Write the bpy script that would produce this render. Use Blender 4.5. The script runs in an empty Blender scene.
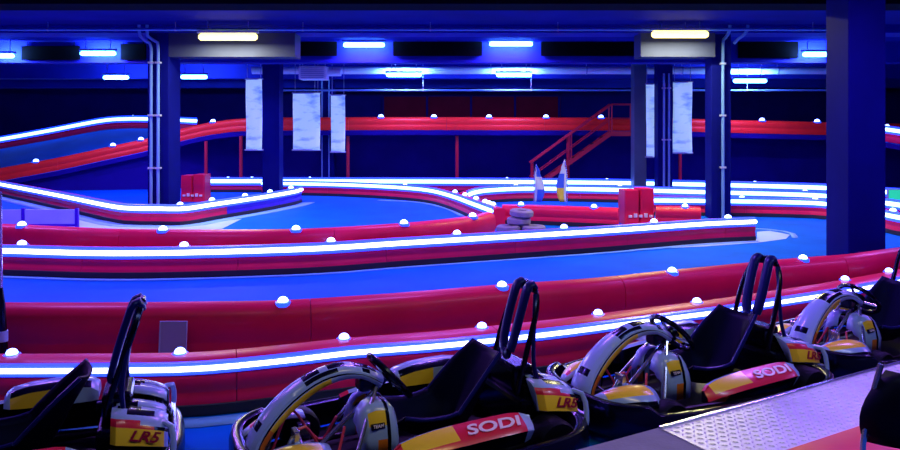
import bpy, bmesh, math, random
from mathutils import Vector, Matrix
random.seed(7)
SC = bpy.context.scene
COL = SC.collection
HC, F, PX0, PY0 = 2.0, 750.0, 450.0, 125.0      # eye height, focal length in px, principal column, horizon row

def P(px, py, z):                               # ground-plan point of a photo pixel at a known height
    y = F * (HC - z) / (py - PY0)
    return ((px - PX0) * y / F, y)
def Q(px, py, y):                               # space point of a photo pixel at a known distance
    return Vector(((px - PX0) * y / F, y, HC - (py - PY0) * y / F))
def pxof(p): return PX0 + F * p[0] / p[1]

# ------------------------------------------------------------------ materials
def mat(name, col, rough=.5, metal=0., emit=None, es=0., noise=0., nscale=6., bump=0., bscale=40., spec=.5, coat=0., tint=None):
    m = bpy.data.materials.new(name); m.use_nodes = True
    nt = m.node_tree; b = nt.nodes['Principled BSDF']
    b.inputs['Base Color'].default_value = (*col, 1); b.inputs['Roughness'].default_value = rough
    b.inputs['Metallic'].default_value = metal
    b.inputs['Specular IOR Level'].default_value = spec
    b.inputs['Coat Weight'].default_value = coat; b.inputs['Coat Roughness'].default_value = .15
    if tint: b.inputs['Specular Tint'].default_value = (*tint, 1)
    if emit:
        b.inputs['Emission Color'].default_value = (*emit, 1); b.inputs['Emission Strength'].default_value = es
    if noise or bump:
        tc = nt.nodes.new('ShaderNodeTexCoord')
    if noise:
        n = nt.nodes.new('ShaderNodeTexNoise'); n.inputs['Scale'].default_value = nscale; n.inputs['Detail'].default_value = 5
        nt.links.new(tc.outputs['Object'], n.inputs['Vector'])
        mx = nt.nodes.new('ShaderNodeMix'); mx.data_type = 'RGBA'
        mx.inputs[6].default_value = (*[c * (1 - noise) for c in col], 1); mx.inputs[7].default_value = (*[min(1, c * (1 + noise)) for c in col], 1)
        nt.links.new(n.outputs['Fac'], mx.inputs[0]); nt.links.new(mx.outputs[2], b.inputs['Base Color'])
    if bump:
        n2 = nt.nodes.new('ShaderNodeTexNoise'); n2.inputs['Scale'].default_value = bscale; n2.inputs['Detail'].default_value = 4
        nt.links.new(tc.outputs['Object'], n2.inputs['Vector'])
        bp = nt.nodes.new('ShaderNodeBump'); bp.inputs['Strength'].default_value = bump; bp.inputs['Distance'].default_value = .02
        nt.links.new(n2.outputs['Fac'], bp.inputs['Height']); nt.links.new(bp.outputs['Normal'], b.inputs['Normal'])
    return m

M = dict(
    floor=mat('blue_sealed_floor', (.0, .13, .62), .6, noise=.3, nscale=1.3, bump=.05, bscale=60, spec=.03),
    line=mat('pale_floor_paint', (.2, .45, .9), .5, spec=.1, noise=.2, nscale=4),
    runoff=mat('white_blue_floor_paint', (.36, .58, .95), .5, noise=.25, nscale=2, spec=.1),
    wall=mat('navy_wall_paint', (.008, .003, .17), .8, noise=.4, nscale=1.2, spec=.1),
    ceil=mat('dark_blue_ceiling_paint', (.004, .006, .20), .8, noise=.5, nscale=.8, spec=.1),
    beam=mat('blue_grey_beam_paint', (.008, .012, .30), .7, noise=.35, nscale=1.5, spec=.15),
    shadebeam=mat('shaded_beam_black', (.004, .004, .012), .9, spec=.05),
    greybeam=mat('grey_beam_paint', (.03, .04, .10), .7, noise=.3, nscale=1.5, spec=.2),
    column=mat('blue_column_paint', (.002, .004, .13), .65, noise=.3, nscale=2, spec=.05),
    greycolumn=mat('grey_green_column_paint', (.05, .12, .16), .5, noise=.2, nscale=3),
    red=mat('red_barrier_plastic', (.74, .008, .075), .42, spec=.3, noise=.22, nscale=2.2, bump=.06, bscale=9, coat=.06),
    orangered=mat('orange_red_barrier_plastic', (.92, .03, .02), .4, spec=.3, noise=.2, nscale=2.2),
    maroon=mat('maroon_glow_panel', (.22, .002, .03), .8, spec=.1, noise=.3, nscale=2),  # red glow on the far wall, put into a panel's colour
    blueshade_frame=mat('blue_shade_and_frame', (.05, .01, .5), .42, spec=.3, noise=.2, nscale=2.2),  # barrier shade coloured in as blue; also the board's real blue frame
    redsteel=mat('red_painted_steel', (.5, .015, .04), .45),
    shade_foot=mat('black_shade_and_foot', (.01, .01, .02), .6),  # black for the shadow along barrier feet, and for the flag feet
    led=mat('blue_led_strip', (.8, .85, 1), .3, emit=(.42, .45, 1), es=8),
    ledhalo=mat('blue_led_halo', (.1, .15, .9), .3, emit=(.004, .035, 1), es=2.6),  # emissive band imitating the blue halo around the strip
    marker=mat('white_blue_marker_lens', (.8, .9, 1), .3, emit=(.13, .22, 1), es=16),
    markerhalo=mat('blue_marker_halo', (.05, .1, .9), .3, emit=(.01, .06, 1), es=2.2),  # glowing ring imitating the halo around each marker light
    ledc=mat('cyan_led_strip', (.8, .95, 1), .3, emit=(.2, .42, 1), es=8),
    shadepanel=mat('black_shade_panel', (.002, .002, .004), .95, spec=.05),  # black standing in for unlit ceiling recesses
    tubec=mat('cyan_white_lamp_tube', (.9, .95, 1), .3, emit=(.05, .22, 1), es=38),
    tubey=mat('yellow_white_lamp_tube', (1, 1, .8), .3, emit=(1, .8, .12), es=5),
    housing=mat('lamp_housing_enamel', (.35, .4, .6), .4),
    pipe=mat('galvanised_pipe', (.13, .30, .62), .4, metal=.1),
    duct=mat('white_spiral_duct', (.92, .98, 1), .4, noise=.15, nscale=3),
    black=mat('black_kart_plastic', (.002, .002, .006), .2, coat=0, tint=(.25, .4, 1)),
    tray=mat('dark_steel_tray', (.02, .02, .03), .4, metal=.6),
    seat=mat('dark_seat_shell', (.001, .001, .012), .5, spec=.15, tint=(.15, .25, 1)),
    pad=mat('dark_blue_harness_padding', (.004, .006, .11), .28, tint=(.3, .45, 1)),
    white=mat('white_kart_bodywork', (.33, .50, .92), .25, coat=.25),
    yellow=mat('yellow_kart_decal', (.95, .66, .03), .3, coat=.3),
    orange=mat('orange_kart_decal', (.85, .22, .02), .3, coat=.3),
    kred=mat('red_kart_decal', (.75, .015, .06), .3, coat=.3),
    ink=mat('dark_red_ink', (.32, .0, .03), .4),
    whiteink=mat('white_ink', (.85, .75, .85), .4),
    greyink=mat('worn_grey_ink', (.10, .10, .16), .6),
    steel=mat('polished_steel', (.65, .72, .85), .2, metal=.9),
    rubber=mat('tyre_rubber', (.003, .003, .006), .55, spec=.2, tint=(.3, .4, 1), bump=.2, bscale=50),
    dusty=mat('dusty_grey_tyre', (.22, .22, .32), .7, noise=.3, nscale=8),
    hose=mat('red_hose', (.75, .05, .12), .4),
    plate=mat('diamond_plate_aluminium', (.66, .72, .92), .46, metal=.8, noise=.12, nscale=5),
    concrete=mat('platform_concrete', (.16, .18, .26), .7, noise=.3, nscale=6, bump=.2, bscale=50),
    redmat=mat('red_padding_vinyl', (.78, .02, .06), .4, noise=.15, nscale=4, bump=.05, bscale=20),
    sheet=mat('grey_blue_plastic_sheet', (.28, .3, .5), .4),
    flagblue=mat('blue_flag_cloth', (.03, .12, .7), .7), flagyellow=mat('yellow_flag_cloth', (.75, .6, .05), .7), flagwhite=mat('white_flag_cloth', (.6, .7, .8), .7),
    green=mat('green_lit_sign_face', (.05, .6, .3), .4, emit=(.02, .75, .35), es=.75),
)
# banner: white face with pale printed bands, brightness put in as emission
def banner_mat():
    m = bpy.data.materials.new('glowing_banner_print'); m.use_nodes = True; nt = m.node_tree; b = nt.nodes['Principled BSDF']
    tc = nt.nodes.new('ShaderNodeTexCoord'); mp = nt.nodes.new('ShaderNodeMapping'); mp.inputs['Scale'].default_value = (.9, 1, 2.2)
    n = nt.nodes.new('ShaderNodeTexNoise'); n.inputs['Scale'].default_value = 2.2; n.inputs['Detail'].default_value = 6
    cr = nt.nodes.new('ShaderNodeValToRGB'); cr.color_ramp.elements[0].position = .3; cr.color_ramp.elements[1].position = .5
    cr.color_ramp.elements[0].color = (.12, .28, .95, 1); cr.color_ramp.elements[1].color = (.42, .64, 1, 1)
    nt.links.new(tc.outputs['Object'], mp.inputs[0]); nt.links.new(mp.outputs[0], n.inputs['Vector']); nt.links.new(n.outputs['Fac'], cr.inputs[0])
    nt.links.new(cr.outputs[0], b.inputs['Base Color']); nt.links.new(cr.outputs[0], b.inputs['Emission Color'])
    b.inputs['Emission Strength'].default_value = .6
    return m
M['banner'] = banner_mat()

# ------------------------------------------------------------------ mesh helpers
class MB:
    def __init__(s): s.v = []; s.f = []; s.m = []; s.mats = []
    def mi(s, m):
        if m not in s.mats: s.mats.append(m)
        return s.mats.index(m)
    def add(s, vs, fs, m):
        o = len(s.v); s.v += [Vector(v) for v in vs]
        for k, f in enumerate(fs):
            s.f.append([i + o for i in f]); s.m.append(s.mi(m[k] if isinstance(m, list) else m))
        return s
    def box(s, lo, hi, m, bevel=0., rot=None, about=None):
        bm = bmesh.new(); bmesh.ops.create_cube(bm, size=1)
        c = [(a + b) / 2 for a, b in zip(lo, hi)]
        for v in bm.verts: v.co = Vector([v.co[i] * (hi[i] - lo[i]) for i in range(3)])
        if bevel: bmesh.ops.bevel(bm, geom=bm.edges[:], offset=bevel, segments=2, affect='EDGES', profile=.5)
        T = Matrix.Translation(c)
        if rot is not None: T = T @ rot.to_4x4()
        bm.transform(T); bm.verts.index_update()
        s.add([v.co.copy() for v in bm.verts], [[v.index for v in f.verts] for f in bm.faces], m); bm.free(); return s
    def tube(s, pts, r, m, seg=8, closed=False, caps=True):
        pts = [Vector(p) for p in pts]; n = len(pts); vs = []; fs = []
        up = None
        for i, p in enumerate(pts):
            a = pts[(i - 1) % n] if (closed or i > 0) else p; b = pts[(i + 1) % n] if (closed or i < n - 1) else p
            t = (b - a).normalized()
            if up is None:
                up = t.cross(Vector((0, 0, 1))) if abs(t.z) < .9 else t.cross(Vector((1, 0, 0)))
            up = (up - t * up.dot(t)).normalized(); w = t.cross(up)
            rr = r[i] if isinstance(r, (list, tuple)) else r
            for k in range(seg):
                an = 2 * math.pi * k / seg; vs.append(p + (up * math.cos(an) + w * math.sin(an)) * rr)
        for i in range(n if closed else n - 1):
            j = (i + 1) % n
            for k in range(seg):
                l = (k + 1) % seg; fs.append([i * seg + k, i * seg + l, j * seg + l, j * seg + k])
        if caps and not closed: fs += [list(range(seg))[::-1], [(n - 1) * seg + k for k in range(seg)]]
        return s.add(vs, fs, m)
    def loft(s, rows, m, closed=False, caps=False):     # rows of equal length; m may be a function (row, column) -> material
        n = len(rows[0]); vs = [p for r in rows for p in r]; fs = []; ms = []
        for i in range(len(rows) - 1):
            for k in range(n if closed else n - 1):
                l = (k + 1) % n; fs.append([i * n + k, i * n + l, (i + 1) * n + l, (i + 1) * n + k]); ms.append(m(i, k) if callable(m) else m)
        if caps:
            fs += [list(range(n))[::-1], [(len(rows) - 1) * n + k for k in range(n)]]; e = m(0, 0) if callable(m) else m; ms += [e, e]
        return s.add(vs, fs, ms)
    def lathe(s, prof, m, seg=20, axis='z', at=(0, 0, 0)):       # prof: (r, h)
        rows = []
        for r, h in prof:
            row = []
            for k in range(seg):
                a = 2 * math.pi * k / seg; c, d = r * math.cos(a), r * math.sin(a)
                p = {'z': (c, d, h), 'y': (c, h, d), 'x': (h, c, d)}[axis]; row.append(Vector(p) + Vector(at))
            rows.append(row)
        return s.loft(rows, m, closed=True, caps=True)
    def build(s, name, parent=None, smooth=35, solid=0., bev=0.):
        me = bpy.data.meshes.new(name); me.from_pydata([tuple(v) for v in s.v], [], s.f)
        for m in s.mats: me.materials.append(m)
        me.polygons.foreach_set('material_index', s.m)
        bm = bmesh.new(); bm.from_mesh(me); bmesh.ops.recalc_face_normals(bm, faces=bm.faces[:]); bm.to_mesh(me); bm.free()
        if smooth:
            me.polygons.foreach_set('use_smooth', [True] * len(me.polygons)); me.set_sharp_from_angle(angle=math.radians(smooth))
        me.update()
        o = bpy.data.objects.new(name, me); COL.objects.link(o)
        if parent: o.parent = parent
        if solid:
            md = o.modifiers.new('thickness', 'SOLIDIFY'); md.thickness = solid; md.offset = -1
        return o

def tag(o, label=None, cat=None, group=None, kind=None):
    if label: o['label'] = label
    if cat: o['category'] = cat
    if group: o['group'] = group
    if kind: o['kind'] = kind
    return o
def empty(name, loc, rz=0.):
    o = bpy.data.objects.new(name, None); o.empty_display_size = .2; COL.objects.link(o); o.location = loc; o.rotation_euler = (0, 0, rz); return o
def copy_tree(o, parent=None):
    c = o.copy(); COL.objects.link(c)
    if parent: c.parent = parent
    for ch in [x for x in o.children]: copy_tree(ch, c)
    return c
def spline(pts, step=.25):
    pts = [Vector(p) if len(p) == 3 else Vector((*p, 0)) for p in pts]
    e = [pts[0] * 2 - pts[1]] + pts + [pts[-1] * 2 - pts[-2]]; dense = []
    for i in range(1, len(e) - 2):
        p0, p1, p2, p3 = e[i - 1:i + 3]
        for k in range(24):
            t = k / 24
            dense.append(.5 * ((2 * p1) + (-p0 + p2) * t + (2 * p0 - 5 * p1 + 4 * p2 - p3) * t * t + (-p0 + 3 * p1 - 3 * p2 + p3) * t ** 3))
    dense.append(pts[-1]); L = [0]
    for a, b in zip(dense, dense[1:]): L.append(L[-1] + (b - a).length)
    n = max(2, round(L[-1] / step)); out = []; j = 0
    for k in range(n + 1):
        d = L[-1] * k / n
        while j < len(L) - 2 and L[j + 1] < d: j += 1
        t = (d - L[j]) / max(1e-9, L[j + 1] - L[j]); out.append(dense[j].lerp(dense[j + 1], min(1, t)))
    return out
def text_mesh(name, body, size, m, parent, frame, shear=0., depth=.002):
    cu = bpy.data.curves.new(name, 'FONT'); cu.body = body; cu.size = size; cu.align_x = 'CENTER'; cu.align_y = 'CENTER'; cu.extrude = depth; cu.shear = shear; cu.offset = size * .025
    t = bpy.data.objects.new(name, cu); COL.objects.link(t); dg = bpy.context.evaluated_depsgraph_get(); dg.update()
    me = bpy.data.meshes.new_from_object(t.evaluated_get(dg)); bpy.data.objects.remove(t); bpy.data.curves.remove(cu)
    me.transform(frame); me.materials.clear(); me.materials.append(m)
    o = bpy.data.objects.new(name, me); COL.objects.link(o); o.parent = parent; return o
def frame(origin, xdir, ydir):
    x = Vector(xdir).normalized(); z = x.cross(Vector(ydir)).normalized(); y = z.cross(x)
    return Matrix(((x.x, y.x, z.x, origin[0]), (x.y, y.y, z.y, origin[1]), (x.z, y.z, z.z, origin[2]), (0, 0, 0, 1)))

# ------------------------------------------------------------------ the room
X0, X1, Y0, Y1, ZC = -24., 26., -3., 30., 4.1
def slab(name, lo, hi, m):
    return tag(MB().box(lo, hi, m).build(name, smooth=0), kind='structure')
slab('floor', (X0, Y0, -.1), (X1, Y1, 0), M['floor'])
slab('ceiling', (X0, Y0, ZC), (X1, Y1, ZC + .1), M['ceil'])
slab('wall_back', (X0, Y1, 0), (X1, Y1 + .1, ZC), M['wall'])
slab('wall_left', (X0 - .1, Y0, 0), (X0, Y1, ZC), M['wall'])
slab('wall_right', (X1, Y0, 0), (X1 + .1, Y1, ZC), M['wall'])
slab('wall_front', (X0, Y0 - .1, 0), (X1, Y0, ZC), M['wall'])
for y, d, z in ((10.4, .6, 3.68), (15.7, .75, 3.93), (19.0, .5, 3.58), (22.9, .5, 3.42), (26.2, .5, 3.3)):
    slab('ceiling_beam', (X0, y, z), (X1, y + d, ZC), M['shadebeam'] if y < 12 else M['beam'])  # nearest beam's unlit face is put into a near-black colour
for xa, xb in ((-5.9, -3.25), (4.0, 5.56)):
    slab('ceiling_beam', (xa, 15.72, 3.43), (xb, 16.3, 3.95), M['greybeam'])
columns = [('near blue square column behind the pit barrier, largest of the columns', 4.90, 5.36, 9.22, 9.78, ZC, M['column']),
           ('blue column with two pale conduits, left of the barrier bend', -6.34, -5.90, 15.72, 16.42, 3.95, M['column']),
           ('blue column with one pale conduit beside the end of the middle barrier', 5.56, 5.98, 15.95, 16.36, 3.95, M['column']),
           ('dark blue column behind the tip of the left lit barrier', -5.06, -4.60, 20.2, 20.7, ZC, M['column']),
           ('slim dark column between two bright banners', -4.0, -3.66, 23.6, 24.0, 3.42, M['column']),
           ('slim grey green column behind the red block by the stairs', 5.11, 5.45, 20.8, 21.2, ZC, M['greycolumn']),
           ('dark column with two thin conduits right of the stairs', 5.66, 6.06, 20.4, 20.8, ZC, M['column'])]
for lab, xa, xb, ya, yb, z, m in columns:
    o = MB().box((xa, ya, 0), (xb, yb, z), m, .015).build('column', smooth=0); tag(o, lab, 'column', kind='structure')

# ------------------------------------------------------------------ conduits, pipes and duct
def conduit(pts, r, lab, clips=()):
    o = MB().tube(spline(pts, .12), r, M['pipe'], 8).build('conduit_pipe'); tag(o, lab, 'pipe')
    for c in clips:
        MB().box((c[0] - r * 1.7, c[1] - r * 1.2, c[2] - .02), (c[0] + r * 1.7, c[1] + r * 1.7, c[2] + .02), M['housing'], .004).build('pipe_clip', o, smooth=0)
    return o
ya = 15.66
def cpt(px, z, y): return ((px - PX0) * y / F, y, z)
conduit([cpt(139, 4.08, ya - .1), cpt(139, 3.98, ya - .1), cpt(141, 3.82, ya - .05), cpt(149, 3.72, ya), cpt(151, 3.62, ya), cpt(151, 3.0, ya), cpt(151, 1.0, ya), cpt(151, .03, ya)], .034,
        'pale conduit bending off the ceiling, outer one on the left column', [cpt(151, z, ya) for z in (3.3, 2.2, 1.1)])
conduit([cpt(147, 4.08, ya - .1), cpt(147, 3.98, ya - .1), cpt(148, 3.84, ya - .05), cpt(156, 3.74, ya), cpt(158, 3.64, ya), cpt(158, 3.0, ya), cpt(158, 1.0, ya), cpt(158, .03, ya)], .034,
        'pale conduit bending off the ceiling, inner one on the left column', [cpt(158, z, ya) for z in (3.3, 2.2, 1.1)])
yb = 15.89
conduit([cpt(730, 4.08, yb - .3), cpt(730, 4.0, yb - .3), cpt(728, 3.9, yb - .2), cpt(724, 3.8, yb), cpt(723, 3.7, yb), cpt(723, 2.5, yb), cpt(723, 1, yb), cpt(723, .03, yb)], .034,
        'pale conduit running down the column beside the middle barrier end', [cpt(723, z, yb) for z in (3.3, 2.2, 1.1)])
conduit([cpt(748, 4.08, yb - .3), cpt(748, 4.0, yb - .3), cpt(744, 3.88, yb - .25), cpt(736, 3.78, yb - .08), cpt(734, 3.72, yb - .06)], .034, 'short bent conduit from the ceiling, right of the one on the column')
for px, lab in ((664, 'left of the pair'), (669, 'right of the pair')):
    conduit([cpt(px, 3.4, 20.34), cpt(px, 2, 20.34), cpt(px, .03, 20.34)], .03, 'thin pale conduit on the far column by the stairs, ' + lab, [cpt(px, z, 20.34) for z in (3.0, 1.6)])
for px, lab in ((322, 'left of the pair'), (329, 'right of the pair')):
    conduit([cpt(px, 3.6, 23.54), cpt(px, 2, 23.54), cpt(px, .03, 23.54)], .022, 'thin conduit on the slim column between banners, ' + lab)
def hung_pipe(name, z, y, xa, xb, r, m, lab, cat, dx=2.4):
    t = empty(name, ((xa + xb) / 2, y, z)); tag(t, lab, cat)
    L = (xb - xa) / 2
    MB().tube([(-L, 0, 0), (0, 0, 0), (L, 0, 0)], r, m, 12).build('pipe_run', t)
    x = -L + dx / 2
    while x < L:
        MB().tube([(x, 0, r * .9), (x, 0, ZC - z)], .008, M['housing'], 6).build('hanger_rod', t)
        MB().lathe([(r * 1.12, -.015), (r * 1.12, .015)], M['housing'], 12, 'x', (x, 0, 0)).build('coupling', t); x += dx
    return t
hung_pipe('sprinkler_pipe', 3.95, 15.3, -9.5, 8.2, .032, M['pipe'], 'long thin pipe under the ceiling in front of the near beam', 'pipe', 2.6)
hung_pipe('sprinkler_pipe', 3.03, 22.2, -5.6, 11.8, .03, M['pipe'], 'long thin pipe hanging low before the upper red barrier', 'pipe', 3.2)
hung_pipe('ventilation_duct', 3.6, 22.0, -5.8, 11.2, .11, M['duct'], 'pale round duct running across under the far ceiling', 'duct', 2.8)
# air handler by the duct
t = empty('air_handler', Q(314, 74, 20.0)); tag(t, 'pale boxy air unit hanging above the bright banners', 'air unit')
MB().box((-.36, -.25, -.16), (.36, .25, .2), M['duct'], .02).build('casing', t, smooth=0)
g = MB()
for k in range(6): g.box((-.3, -.27, -.12 + k * .05), (.3, -.245, -.10 + k * .05), M['housing'])
g.build('grille', t, smooth=0)
for s in (-1, 1): MB().tube([(s * .3, 0, .2), (s * .3, 0, ZC - t.location.z)], .01, M['housing'], 6).build('hanger_rod', t)
MB().lathe([(.1, 0), (.1, .42)], M['duct'], 14, 'x', (.3, 0, .04)).build('outlet_duct', t)

# ------------------------------------------------------------------ ceiling lamps
def lamp(px, py, w_px, y, lab, warm=False, power=90):
    c = Q(px, py, y); L = w_px * y / F; t = empty('ceiling_lamp', c); tag(t, lab, 'lamp', 'tube lamps under the ceiling')
    r = .055 if not warm else .07
    MB().tube([(-L / 2, 0, 0), (-L / 2 + .04, 0, 0), (L / 2 - .04, 0, 0), (L / 2, 0, 0)], [r * .6, r, r, r * .6], M['tubey' if warm else 'tubec'], 12).build('lamp_tube', t)
    MB().box((-L / 2 - .03, -.05, r + .005), (L / 2 + .03, .05, r + .06), M['housing'], .01).build('housing', t, smooth=0)
    for s in (-1, 1): MB().tube([(s * L * .35, 0, r + .05), (s * L * .35, 0, ZC - c.z)], .01, M['housing'], 6).build('hanger_rod', t)
    d = bpy.data.lights.new('lamp_light', 'AREA'); d.shape = 'RECTANGLE'; d.size = L; d.size_y = .12; d.energy = power
    d.color = (1, .92, .5) if warm else BLUE
    o = bpy.data.objects.new('lamp_light', d); COL.objects.link(o); o.parent = t; o.location = (0, 0, -r - .01)
    if not warm:                                     # the bare tube also throws light back and up on to the duct and beams
        e = bpy.data.lights.new('lamp_light', 'AREA'); e.shape = 'RECTANGLE'; e.size = L; e.size_y = .08; e.energy = power * .8; e.color = (.16, .42, 1)
        o = bpy.data.objects.new('lamp_light', e); COL.objects.link(o); o.parent = t; o.location = (0, r + .02, 0); o.rotation_euler = (math.radians(115), 0, 0)
    return t
BLUE = (.42, .15, 1.0)
lamp(228, 37, 58, 15.2, 'yellow-white tube lamp glowing right of the left column', True, 150)
lamp(680, 34.5, 56, 15.2, 'yellow-white tube lamp glowing left of the right column', True, 150)
lamp(364, 45, 41, 18.6, 'blue-white tube lamp, left one of the upper middle pair', power=110)
lamp(511, 44, 43, 18.6, 'blue-white tube lamp, right one of the upper middle pair', power=110)
lamp(98, 53.5, 35, 18.6, 'blue-white tube lamp left of the left column, upper one', power=110)
lamp(1, 56, 26, 18.6, 'blue-white tube lamp cut by the left edge', power=110)
lamp(818, 54.5, 30, 18.6, 'blue-white tube lamp touching the near column, upper right', power=110)
lamp(116, 77.5, 25, 21.6, 'small blue-white tube lamp low on the far left, before the far beam', power=80)
lamp(194, 77, 26, 21.6, 'small blue-white tube lamp just right of the left column', power=80)
lamp(404, 75, 35, 21.6, 'blue-white tube lamp under the duct, left one of the lower middle pair', power=100)
lamp(514, 75, 35, 21.6, 'blue-white tube lamp under the duct, right one of the lower middle pair', power=100)
lamp(750, 81, 33, 21.6, 'blue-white tube lamp under the duct, right of the conduit column', power=100)

for xa, xb, ya_, yb_, lab in ((22, 80, 46, 60, 'left of the left column, between two lamps'), (121, 146, 44, 60, 'touching the left column'), (393, 482, 35, 56, 'between the two upper middle lamps'), (541, 642, 36, 56, 'right of the upper middle lamps'), (738, 798, 41, 58, 'between the conduit column and the near column'), (296, 337, 36, 56, 'left of the upper middle lamps')):
    c = Q((xa + xb) / 2, yb_, 18.9); w_ = (xb - xa) * 18.9 / F; h_ = (yb_ - ya_) * 18.9 / F
    t = empty('shade_panel', c); tag(t, 'black panel added as ceiling shade, ' + lab, 'shade panel')  # board added where the ceiling recess is only dark
    MB().box((-w_ / 2, -.03, 0), (w_ / 2, .03, h_), M['shadepanel'], .01).build('panel_board', t, smooth=0)
    for s in (-1, 1): MB().tube([(s * w_ * .4, 0, h_), (s * w_ * .4, 0, max(h_ + .02, ZC - c.z))], .01, M['shadepanel'], 6).build('hanger_rod', t)
# ------------------------------------------------------------------ barriers
PROFILE = [(0, .0), (.012, .05), (.012, .13), (.0, .15), (.0, .165), (.014, .185), (.016, .27), (.006, .31), (-.03, .352), (-.10, .372), (-.2, .38), (-.25, .36), (-.25, 0)]
def barrier(lab, pts, side, height=.38, thick=.25, led=None, marks=(), mark_d=None, mark_r=.035, module=2.0, name='track_barrier', cat='barrier', led_r=.018, ledm='led', alt=None, body='red', group=None, zb=None, shade_foot=True):
    # pts: plan points (x, y) or (x, y, base height); side: +1 front lies left of the path direction, -1 right
    path = spline(pts, .2); n = len(path)
    nor = []
    for i in range(n):
        t = path[min(n - 1, i + 1)] - path[max(0, i - 1)]; t.z = 0; t.normalize(); nor.append(Vector((-t.y, t.x, 0)) * side)
    base = path[n // 2].copy(); root = empty(name, base); tag(root, lab, cat, group)
    sz, sd = height / .38, thick / .25
    def pt(i, d, z): return path[i] + nor[i] * d - base + Vector((0, 0, z))
    k = max(3, round(module / .2)); i = 0
    while i < n - 1:
        j = min(n - 1, i + k)
        if n - 1 - j < 3: j = n - 1
        mb = MB(); rows = []
        for q in range(i, j + 1):
            tang = (path[min(n - 1, q + 1)] - path[max(0, q - 1)]).normalized(); sh = Vector((0, 0, 0))
            if q == i and i > 0: sh = tang * .003
            if q == j and j < n - 1: sh = -tang * .003
            rows.append([pt(q, d * sd if d < 0 else d, z * sz) + sh for d, z in PROFILE])
        mb.loft(rows, M['blueshade_frame'] if alt and pxof(path[i]) > alt else M[body], closed=True, caps=True); mb.build('barrier_module', root, smooth=50); i = j
    if shade_foot:
        mb = MB(); mb.loft([[pt(q, .02, .0), pt(q, .028, .01), pt(q, .026, .075), pt(q, .01, .08)] for q in range(n)], M['shade_foot']); mb.build('foot_shade', root)  # dark strip in place of the shadow at the barrier's foot
    if led:
        z = .33 * sz
        s = MB(); s.loft([[pt(q, -.002, z - 2.5 * led_r), pt(q, .022, z - 2.3 * led_r), pt(q, .022, z + 2.0 * led_r), pt(q, -.012, z + 2.3 * led_r)] for q in range(n)], M['ledhalo'], closed=True, caps=True)
        st = s.build('led_halo', root)
        MB().tube([pt(q, .026, z) for q in range(n)], led_r, M[ledm], 8).build('led_strip', st)
    md = (-.2 * sd) if mark_d is None else mark_d
    for p in marks:
        b = min(range(n), key=lambda q: abs(pxof(path[q] + nor[q] * md) - p))
        # place between samples
        o = pt(b, md, 0)
        c = b + 1 if b + 1 < n else b - 1
        pa, pb = pxof(path[b] + nor[b] * md), pxof(path[c] + nor[c] * md)
        if abs(pb - pa) > 1e-6: o = o.lerp(pt(c, md, 0), max(-.5, min(.5, (p - pa) / (pb - pa))))
        top = height * (.985 if md < -.05 else .9); r = mark_r
        mk = MB().lathe([(r * 1.9, -.03), (r * 1.9, r * .12), (r * 1.3, r * .22)], M['markerhalo'], 14, 'z', o + Vector((0, 0, top))).build('marker_light', root)
        MB().lathe([(r * 1.25, r * .15), (r * 1.3, r * .5), (r * 1.05, r * 1.0), (r * .6, r * 1.3), (r * .2, r * 1.42)], M['marker'], 14, 'z', o + Vector((0, 0, top))).build('lens', mk)
    return root, path, nor

def led_path(pp, z=.33): return [P(a, b, z) for a, b in pp]
def top_path(pp, z=.53): return [P(a, b, z) for a, b in pp]
pit = led_path([(-60, 370), (0, 370), (100, 369.5), (200, 367.5), (300, 358), (350, 352), (450, 344), (560, 332), (650, 320), (720, 311), (780, 301.5), (840, 292), (900, 280.5), (960, 268), (1060, 250)])
barrier('low red pit barrier nearest the karts, with a bright white-blue strip along its front', pit, -1, led=True, marks=(12, 180, 344, 482, 598, 697, 845, 889), mark_r=.03)
pit2 = top_path([(-60, 306), (0, 306), (100, 306), (200, 305), (283, 303.5), (400, 296), (502, 287.5), (600, 280.5), (672, 273), (803, 260), (855, 256), (900, 250), (960, 242), (1060, 227)])
barrier('taller red barrier just behind the pit barrier, edging the blue track', pit2, -1, height=.53, thick=.16, marks=(283, 502, 672, 803), mark_d=-.08, mark_r=.034, module=3)
mid = led_path([(-60, 250), (5, 250.5), (130, 253), (300, 249), (400, 243), (500, 237), (600, 231), (700, 224), (755, 221.5)])
barrier('long lit red barrier across the middle, beyond the blue track', mid, -1, led=True, marks=(22, 184, 331, 457, 564, 654, 728), mark_r=.045, led_r=.033)
mid2 = top_path([(-60, 224), (0, 225), (100, 229.5), (163, 230.5), (296, 230), (404, 224), (472, 217), (495, 212)])
barrier('unlit red barrier behind the middle lit barrier, ending by the tyres', mid2, -1, height=.53, thick=.16, marks=(22, 163, 296, 404, 472), mark_d=-.08, mark_r=.045, module=3)
el = led_path([(-6, 182.8), (0, 184), (60, 195.5), (112, 206), (135, 208.3), (160, 208.6), (185, 208.5), (215, 204), (260, 197.5), (292, 192), (301, 189.5)])
barrier('lit barrier bending around the left column in a shallow V', el, -1, led=True, alt=165, marks=(180, 212, 245, 270, 291), mark_r=.05, led_r=.038)  # past alt, the arm turned away from the light is coloured blue
lb = led_path([(262, 183.2), (300, 183.8), (350, 185), (400, 187.5), (430, 190.5), (452, 196), (474, 204), (493, 211)])
barrier('lit barrier curving around the blue hairpin in the centre', lb, -1, led=True, marks=(300, 405, 455, 465, 476, 485, 489, 493), mark_r=.045, led_r=.038, ledm='ledc')
lc = led_path([(467, 195), (476, 192), (492, 190), (530, 188.6), (600, 189.4), (720, 192.5), (827, 196), (900, 205), (960, 214), (1040, 226)])
barrier('lit barrier starting at the hairpin tip and running far to the right', lc, -1, led=True, marks=(516, 620, 805), mark_r=.05, led_r=.045, ledm='ledc')
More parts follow.
